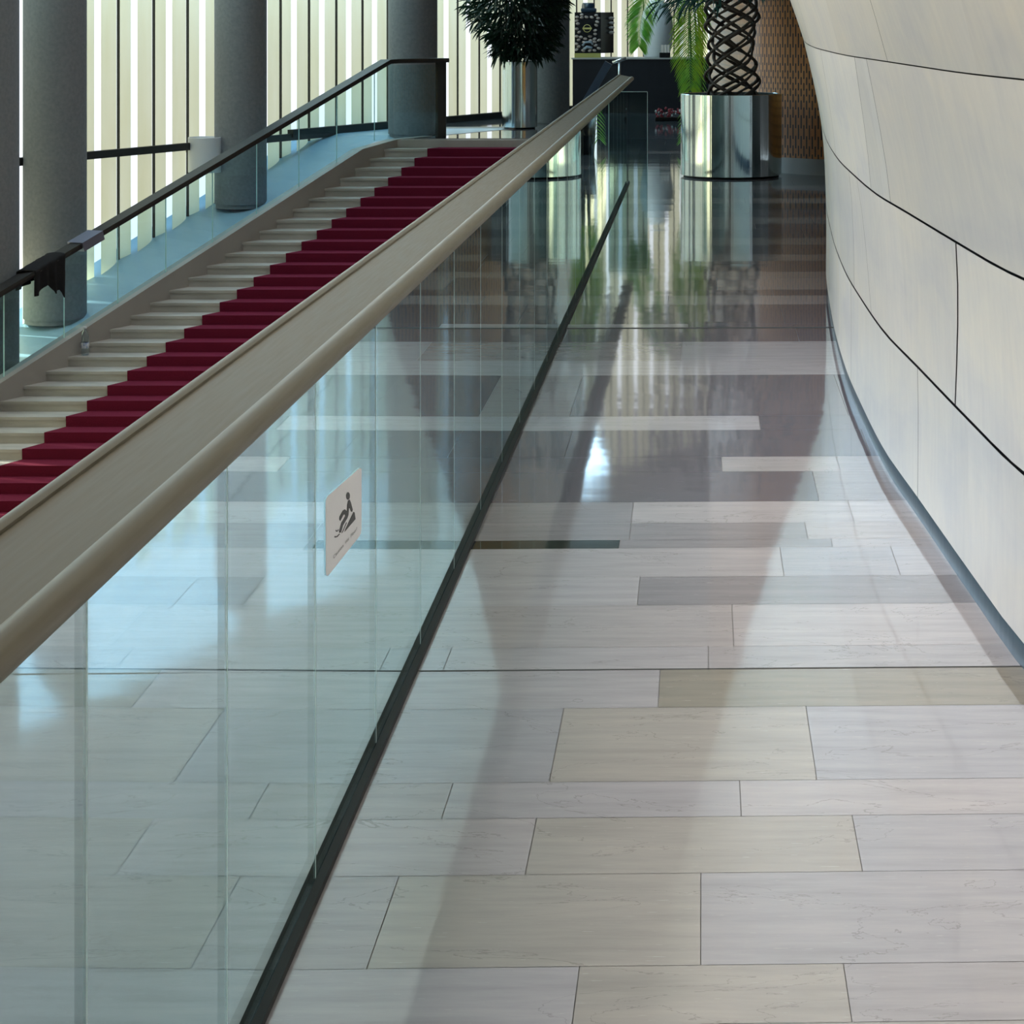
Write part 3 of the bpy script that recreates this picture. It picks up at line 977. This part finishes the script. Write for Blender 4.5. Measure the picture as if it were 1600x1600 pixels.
# a leaf blade added to a bmesh
def blade(bm, base, d, length, width, droop=0.6, nseg=4, mat=0, roll=None):
    d = Vector(d).normalized()
    p = Vector(base)
    side = d.cross(Vector((0, 0, 1)))
    if side.length < 0.05: side = Vector((1, 0, 0))
    side.normalize()
    if roll is not None: side = Matrix.Rotation(roll, 3, d) @ side
    prev = None
    for i in range(nseg + 1):
        t = i / nseg
        w = width * (math.sin(PI * min(0.08 + 0.92 * t, 1.0)) ** 0.8) * 0.5
        if i == nseg: w = 0.0005
        a = bm.verts.new(p + side * w); b = bm.verts.new(p - side * w)
        if prev:
            f = bm.faces.new((prev[0], a, b, prev[1])); f.smooth = True; f.material_index = mat
        prev = (a, b)
        p = p + d * (length / nseg)
        d = (d + Vector((0, 0, -droop / nseg))).normalized()

# --- braided tree in the big planter
tree = thing('braided_tree', 'tree with dark braided lattice trunk growing from the large steel planter', 'plant', (0.30, 22.18, 0.78))
bm = bmesh.new()
for sgn in (1, -1):
    for k in range(5):
        ph = 2 * PI * k / 5 + (0.3 if sgn < 0 else 0) + R.uniform(-0.12, 0.12)
        pth2 = []
        rr = []
        for i in range(70):
            z = -0.05 + 1.65 * i / 69
            a = ph + sgn * z / 0.66 * 2 * PI * 0.78 + 0.12 * math.sin(z * 6 + k)
            rad = 0.235 + 0.022 * math.sin(a * 2.5 + k) + (0.012 if sgn > 0 else -0.010) + 0.02 * math.sin(z * 9)
            pth2.append((rad * math.cos(a), rad * math.sin(a), z))
            rr.append(0.0165 + 0.003 * math.sin(i * 0.7 + k) + 0.002 * math.sin(i * 1.9))
        tube(bm, pth2, rr, 8)
mesh_from('braided_trunk', bm, MAT['trunk'], tree)
bm = bmesh.new()
for i in range(900):
    a = R.uniform(0, 2 * PI); rr_ = R.uniform(0.1, 0.75) ** 0.8
    z = R.uniform(0.86, 2.2) - 0.02 * rr_
    if z < 1.0 and not (PI * 0.62 < a < PI * 1.5): z += 0.18
    base = (rr_ * math.cos(a), rr_ * math.sin(a), z + 0.12)
    blade(bm, base, (math.cos(a) * 0.6 + R.uniform(-.4, .4), math.sin(a) * 0.6 + R.uniform(-.4, .4), R.uniform(-0.9, 0.1)), R.uniform(0.16, 0.30), R.uniform(0.018, 0.032), R.uniform(0.4, 1.2), 4, 0, R.uniform(-1.6, 1.6))
mesh_from('foliage', bm, MAT['leaf_blue'], tree)

# --- bush in the narrow planter
bush = thing('bushy_plant', 'dense dark green bush with drooping lance leaves in the narrow planter', 'plant', (-2.645, 31.45, 0.88))
bm = bmesh.new()
for k in range(9):
    a = R.uniform(0, 2 * PI); b = R.uniform(0.03, 0.13)
    top_ = Vector((math.cos(a) * R.uniform(0.1, 0.35), math.sin(a) * R.uniform(0.1, 0.35), R.uniform(1.0, 1.7)))
    p0 = Vector((math.cos(a) * b, math.sin(a) * b, -0.02))
    tube(bm, [p0, p0.lerp(top_, 0.35) + Vector((R.uniform(-.04, .04), 0, 0)), p0.lerp(top_, 0.7), top_], [0.012, 0.01, 0.008, 0.004], 6)
mesh_from('stems', bm, MAT['trunk'], bush)
bm = bmesh.new()
for i in range(5200):
    a = R.uniform(0, 2 * PI)
    z = R.uniform(0.08, 2.2)
    rmax = interp([(0.0, 0.34), (0.2, 0.46), (0.45, 0.56), (0.9, 0.64), (2.2, 0.5)], z)
    if math.cos(a) < 0 and z < 0.5: rmax *= 0.82
    if math.cos(a) < -0.3 and 0.45 < z < 1.1: rmax *= 1.22
    rr_ = rmax * R.random() ** 0.45
    base = (rr_ * math.cos(a), rr_ * math.sin(a), z + 0.08)
    out = 0.7 if rr_ > 0.3 else 0.3
    blade(bm, base, (math.cos(a) * out + R.uniform(-.5, .5), math.sin(a) * out + R.uniform(-.5, .5), R.uniform(-0.8, 0.3)), R.uniform(0.13, 0.24), R.uniform(0.024, 0.040), R.uniform(0.5, 1.4), 4, 0, R.uniform(-1.6, 1.6))
mesh_from('foliage', bm, MAT['leaf_dark'], bush)

# --- arching palm behind the big planter
palm = thing('arching_palm', 'palm with bright arching feathery fronds beside the white vase', 'plant', (-0.08, 25.6, 0.0))
bm = bmesh.new()
lathe(bm, [(0, 0), (0.11, 0), (0.14, 0.5), (0.128, 0.5), (0.12, 0.44), (0, 0.44)], 32)
mesh_from('pot', bm, MAT['black'], palm)
bm = bmesh.new()
for k in range(5):
    a = 2 * PI * k / 5
    tube(bm, [(0.05*math.cos(a), 0.05*math.sin(a), 0.40), (0.07*math.cos(a), 0.07*math.sin(a), 1.1), (0.05*math.cos(a) - 0.04, 0.05*math.sin(a), 1.85)], [0.02, 0.016, 0.01], 7)
mesh_from('stems', bm, MAT['leaf_blue'], palm)
def frond(name, pts, mat, leaf_len, n=46, spread=1.0, width=0.011):
    """rachis through pts with two rows of leaflets"""
    P = [Vector(p) for p in pts]
    def cr(t):
        m_ = len(P) - 1; s = min(int(t * m_), m_ - 1); f = t * m_ - s
        p0 = P[max(s-1, 0)]; p1 = P[s]; p2 = P[s+1]; p3 = P[min(s+2, m_)]
        return 0.5 * ((2*p1) + (p2-p0)*f + (2*p0-5*p1+4*p2-p3)*f*f + (3*p1-p0-3*p2+p3)*f**3)
    bm = bmesh.new()
    line = [cr(i / 30) for i in range(31)]
    tube(bm, line, [0.008 - 0.006 * i / 30 for i in range(31)], 6)
    for i in range(n):
        t = 0.22 + 0.78 * i / (n - 1)
        p = cr(t); q = cr(min(t + 0.02, 1.0)); p_ = cr(max(t - 0.02, 0))
        tan = (q - p_).normalized()
        ll = leaf_len * (0.45 + 0.75 * math.sin(PI * (0.15 + 0.80 * (i / n)))) 
        for sg in (-1, 1):
            side = tan.cross(Vector((0.15, -1, 0.1))).normalized() * sg
            d = (side * spread + tan * 0.75 + Vector((0, R.uniform(-.25, .1), -0.15)))
            blade(bm, p, d, ll * R.uniform(0.85, 1.1), width, 0.55, 4, 0, R.uniform(0.7, 2.3))
    return mesh_from(name, bm, mat, palm)
PO = Vector((-0.08, 25.6, 0.0))
def at_px(px, py, y):
    """point at depth y in palm coordinates from a photo position"""
    return Vector(((px - PX) * y / F - PO.x, y - PO.y, EYE - (py - PY) * y / F - PO.z))
def pp(*a): return [tuple(at_px(*q)) for q in a]
crown = (-0.02, 0.0, 1.80)
frond('frond', [crown] + pp((1060, -75, 25.8), (1024, -35, 26.6), (1004, 20, 27.0), (998, 72, 27.2)), MAT['frond'], 0.28, 70, 0.85, 0.020)
frond('frond', [crown] + pp((1090, -60, 25.0), (1082, 5, 24.8), (1076, 70, 24.7), (1078, 140, 24.7)), MAT['frond_yellow'], 0.30, 60, 0.9, 0.018)
frond('frond', [crown] + pp((1100, -60, 25.8), (1092, 40, 25.9), (1086, 120, 26.0), (1070, 215, 26.1)), MAT['frond'], 0.24, 44, 0.8, 0.014)
frond('frond', [crown] + pp((1085, -80, 25.2), (1072, -65, 25.0), (1060, -25, 25.0), (1054, 25, 25.0)), MAT['leaf_blue'], 0.26, 44, 0.9, 0.016)
frond('frond', [crown] + pp((1100, -90, 26.2), (1070, -95, 26.4), (1036, -70, 26.6), (1016, -25, 26.6)), MAT['leaf_blue'], 0.26, 44, 0.9, 0.016)
frond('frond', [crown, (0.10, -0.25, 2.2), (0.2, -0.6, 2.2), (0.22, -0.9, 1.95)], MAT['leaf_blue'], 0.26, 40, 0.9, 0.016)

# ------------------------------------------------------------------ slotted wood wall and plinth
wpts = [(2.6, 21.95), (1.95, 22.05), (1.3, 22.2), (0.95, 22.45), (0.70, 22.72), (0.55, 23.0), (0.46, 23.5), (0.38, 24.2), (0.30, 25.0), (0.22, 26.0), (0.14, 27.2), (0.08, 28.4)]
def wood_strip(name, off, z0, z1, mat, thick):
    fine = []
    for i in range(len(wpts) - 1):
        for s in range(6):
            t = s / 6
            p0 = Vector(wpts[max(i-1, 0)]); p1 = Vector(wpts[i]); p2 = Vector(wpts[i+1]); p3 = Vector(wpts[min(i+2, len(wpts)-1)])
            fine.append(0.5 * ((2*p1) + (p2-p0)*t + (2*p0-5*p1+4*p2-p3)*t*t + (3*p1-p0-3*p2+p3)*t**3))
    bm = bmesh.new(); uvl = bm.loops.layers.uv.new('UVMap')
    u = 0; pr = None
    for i, p in enumerate(fine):
        if i: u += (p - fine[i-1]).length
        tn = (fine[min(i+1, len(fine)-1)] - fine[max(i-1, 0)]).normalized()
        nrm = Vector((tn.y, -tn.x)) * -1
        a = p - nrm * off * -1; b = p + nrm * (off + 0) * -1
        q = p + Vector((-tn.y, tn.x)) * off
        q2 = q + Vector((tn.y, -tn.x)) * thick
        c = [bm.verts.new((q.x, q.y, z0)), bm.verts.new((q.x, q.y, z1)), bm.verts.new((q2.x, q2.y, z1)), bm.verts.new((q2.x, q2.y, z0))]
        if pr:
            f = bm.faces.new((pr[0][0], pr[0][1], c[1], c[0])); f.smooth = True
            for lp, uv in zip(f.loops, ((pr[1], z0), (pr[1], z1), (u, z1), (u, z0))): lp[uvl].uv = uv
            bm.faces.new((pr[0][1], pr[0][2], c[2], c[1])); bm.faces.new((pr[0][3], pr[0][2], c[2], c[3])); bm.faces.new((pr[0][0], pr[0][3], c[3], c[0]))
        pr = (c, u)
    me = bpy.data.meshes.new(name); bm.to_mesh(me); bm.free()
    return tag(link(name, me, mat), kind='structure')
wood_strip('wall_wood', 0.0, 0.16, 6.5, MAT['wood'], 0.10)
wood_strip('baseboard_wood', 0.008, 0.0, 0.165, MAT['plinth'], 0.09)

# ------------------------------------------------------------------ far counter and what stands on it
CY = 36.3
ct = thing('counter', 'long dark navy clad counter at the far end of the landing', 'counter', (-1, CY, 0))
bm = bmesh.new()
prism(bm, [(-1.17, 0.0), (1.3, 0.0), (1.3, 0.9), (-0.80, 0.9)], 0.0, 0.895)
mesh_from('body', bm, MAT['counter'], ct)
bm = bmesh.new()
prism(bm, [(-1.19, -0.02), (1.32, -0.02), (1.32, 0.92), (-0.80, 0.92)], 0.8955, 0.92)
mesh_from('counter_top', bm, MAT['counter_top'], ct)

# oversized box with almond picture
sc_ = CY / F
bx0 = (897 - PX) * sc_; bx1 = (938 - PX) * sc_; bx2 = (956 - PX) * sc_
can = thing('display_box', 'tall black display box printed with pebble shapes, cylinder handle on top', 'display box', (0.5 * (bx0 + bx1), CY + 0.30, 0.92))
w2 = (bx1 - bx0) / 2
bm = bmesh.new()
prism(bm, [(-w2, -0.14), (w2, -0.14), (w2 + 0.20, 0.22), (-w2 + 0.18, 0.24)], 0.075, 0.76)
mesh_from('box_body', bm, MAT['black'], can)
bm = bmesh.new()
prism(bm, [(-w2 - 0.002, -0.15), (w2 + 0.002, -0.15), (w2 - 0.02, 0.1), (-w2 + 0.1, 0.1)], 0.0, 0.075)
mesh_from('base_band', bm, Mat('olive_gold_band', (0.42, 0.40, 0.12), 0.5).m, can)
bm = bmesh.new()
tube(bm, [(-0.085, -0.02, 0.84), (0.085, 0.04, 0.84)], 0.08, 28)
box(bm, (-0.12, -0.09, 0.759), (0.14, 0.10, 0.83), bevel=0.02)
mesh_from('handle', bm, Mat('blue_black_handle', (0.012, 0.03, 0.055), 0.3).m, can)
bm = bmesh.new()
Rp = random.Random(3)
placed = []
for i in range(900):
    x = Rp.uniform(-w2 + 0.03, w2 - 0.03); z = Rp.uniform(0.10, 0.72)
    if abs(x + 0.01) < 0.125 and 0.36 < z < 0.66: continue
    if abs(x) < 0.10 and 0.12 < z < 0.25: continue
    if any(abs(x - a) < 0.066 and abs(z - b) < 0.044 for a, b in placed): continue
    placed.append((x, z))
    an = Rp.uniform(-0.5, 0.5)
    m_ = Matrix.Translation((x, -0.145, z)) @ Matrix.Rotation(an, 4, 'Y') @ Matrix.Diagonal((0.036, 0.014, 0.023, 1))
    r_ = bmesh.ops.create_icosphere(bm, subdivisions=2, radius=1.0, matrix=m_)
for f in bm.faces: f.smooth = True
pb = noisy('pebble_print', (0.22, 0.18, 0.16), (0.55, 0.48, 0.46), 14, 0.5)
mesh_from('pebble_print', bm, pb, can)
bm = bmesh.new()
for z in (0.66, 0.58, 0.50, 0.42):
    m_ = Matrix.Translation((w2 + 0.17, 0.10, z)) @ Matrix.Diagonal((0.05, 0.05, 0.028, 1))
    bmesh.ops.create_icosphere(bm, subdivisions=2, radius=1.0, matrix=m_)
for f in bm.faces: f.smooth = True
mesh_from('side_pebbles', bm, pb, can)
bm = bmesh.new()
box(bm, (-0.10, -0.166, 0.38), (0.085, -0.158, 0.60))
lb = mesh_from('emblem_plate', bm, MAT['black'], can)
bm = bmesh.new()
gold = Mat('emblem_gold', (0.55, 0.50, 0.18), 0.45).m
ring = [(-0.008 + 0.062 * math.cos(a), -0.169, 0.49 + 0.062 * math.sin(a)) for a in [2*PI*i/28 for i in range(29)]]
tube(bm, ring, 0.006, 6)
box(bm, (-0.085, -0.174, 0.475), (0.07, -0.168, 0.505), bevel=0.002)
mesh_from('emblem', bm, gold, lb)
bm = bmesh.new()
tube(bm, [(-0.09, -0.155, 0.20), (-0.04, -0.158, 0.255), (0.05, -0.158, 0.265), (0.09, -0.155, 0.22)], 0.018, 8)
tube(bm, [(-0.07, -0.155, 0.14), (-0.01, -0.158, 0.18), (0.08, -0.158, 0.16)], 0.024, 8)
mesh_from('blue_motif', bm, noisy('pale_blue_print', (0.16, 0.22, 0.30), (0.38, 0.45, 0.52), 25, 0.5), can)

# white vase
bm = bmesh.new()
lathe(bm, [(0, 0), (0.20, 0), (0.215, 0.02), (0.262, 0.22), (0.285, 0.42), (0.275, 0.60), (0.235, 0.76), (0.18, 0.86), (0.13, 0.92), (0.12, 0.96), (0.105, 0.96), (0.11, 0.90), (0.0, 0.86)], 56)
o = mesh_from('white_vase', bm, MAT['white'])
o.location = ((1026 - PX) * 36.75 / F, 36.75, 0.92)
tag(o, 'big white egg-shaped vase on the dark counter behind the palm', 'vase')
# little holder with white cards
cd = thing('card_holder', 'small black holder with white cards beside the white vase', 'card holder', ((1039 - PX) * 36.4 / F, 36.4, 0.92))
bm = bmesh.new(); box(bm, (-0.09, -0.05, 0), (0.09, 0.07, 0.085), bevel=0.004)
mesh_from('holder', bm, MAT['black'], cd)
bm = bmesh.new()
for i in range(3): box(bm, (-0.065 + 0.05 * i, -0.03, 0.086), (-0.025 + 0.05 * i, -0.022, 0.215))
mesh_from('cards', bm, noisy('card_paper', (0.7, 0.62, 0.58), (0.85, 0.8, 0.76), 20, 0.6), cd)

# small far railing with steel tube
fr_ = thing('far_stair_railing', 'small sloping blue-grey railing with chrome tube before the counter', 'railing', (-1.6, 34.0, 0))
s34 = 34.0 / F
def fp(px, py, y=34.0): return ((px - PX) * y / F + 1.6, y - 34.0, EYE - (py - PY) * y / F)
bm = bmesh.new()
sweep(bm, [fp(905, 178), fp(918, 155), fp(951, 98)], [(-0.06, -0.02), (0.06, -0.02), (0.06, 0.02), (-0.06, 0.02)], up=Vector((0, -1, 0.2)), smooth=False)
mesh_from('handrail', bm, noisy('blue_grey_rail', (0.07, 0.10, 0.16), (0.10, 0.14, 0.21), 3, 0.35), fr_)
chrome = steel('chrome_tube', (0.8, 0.85, 0.88), 0.12)
bm = bmesh.new()
tube(bm, [fp(957, 98), fp(979, 91)], 0.024, 14)
tube(bm, [fp(968, 96), fp(967, 205)], 0.022, 14)
mesh_from('chrome_tube', bm, chrome, fr_)
bm = bmesh.new()
a = fp(952, 102); b = fp(925, 160); c = fp(952, 212); 
vsx = [bm.verts.new(Vector(p)) for p in (fp(953, 104), fp(925, 160), fp(925, 212), fp(966, 212), fp(966, 104))]
vsy = [bm.verts.new(v.co + Vector((0, 0.012, 0))) for v in vsx]
bm.faces.new(vsx); bm.faces.new(vsy[::-1])
for i in range(5): bm.faces.new((vsx[i], vsx[(i+1) % 5], vsy[(i+1) % 5], vsy[i]))
mesh_from('glass_panel', bm, MAT['glass_clear'], fr_)

# low flower arrangement on the floor by the counter
fl = thing('flower_arrangement', 'low cluster of small red and white flowers on the far floor', 'flowers', ((1048 - PX) * 33.6 / F, 33.6, 0))
bm = bmesh.new(); box(bm, (-0.24, -0.08, 0), (0.24, 0.08, 0.06), bevel=0.01)
mesh_from('tray', bm, MAT['black'], fl)
bm = bmesh.new()
for i in range(46):
    bmesh.ops.create_icosphere(bm, subdivisions=1, radius=R.uniform(0.014, 0.026), matrix=Matrix.Translation((R.uniform(-.23, .23), R.uniform(-.08, .08), R.uniform(0.07, 0.2))))
mesh_from('red_blossoms', bm, noisy('red_petals', (0.30, 0.015, 0.03), (0.45, 0.08, 0.10), 30, 0.6), fl)
bm = bmesh.new()
for i in range(16):
    bmesh.ops.create_icosphere(bm, subdivisions=1, radius=R.uniform(0.012, 0.02), matrix=Matrix.Translation((R.uniform(-.23, .23), R.uniform(-.10, .0), R.uniform(0.08, 0.2))))
mesh_from('white_blossoms', bm, MAT['white'], fl)

# white drum fixed to the facade behind the second column
yd = 27.25; xd = (320 - PX) * yd / F
dr = thing('facade_drum', 'white drum-shaped fitting on the facade, half hidden behind the second column', 'wall fitting', (xd, yd, 0))
bm = bmesh.new()
lathe(bm, [(0, -0.33), (0.20, -0.33), (0.205, -0.325), (0.205, 0.105), (0.20, 0.11), (0.185, 0.11), (0.18, 0.09), (0, 0.08)], 48)
o = mesh_from('drum', bm, MAT['white'], dr)
o.data.set_sharp_from_angle(angle=math.radians(30))
bm = bmesh.new()
tube(bm, [(-0.15, 0.07, -0.06), (-0.33, 0.145, -0.06)], 0.03, 12)
mesh_from('bracket', bm, MAT['mullion'], dr)
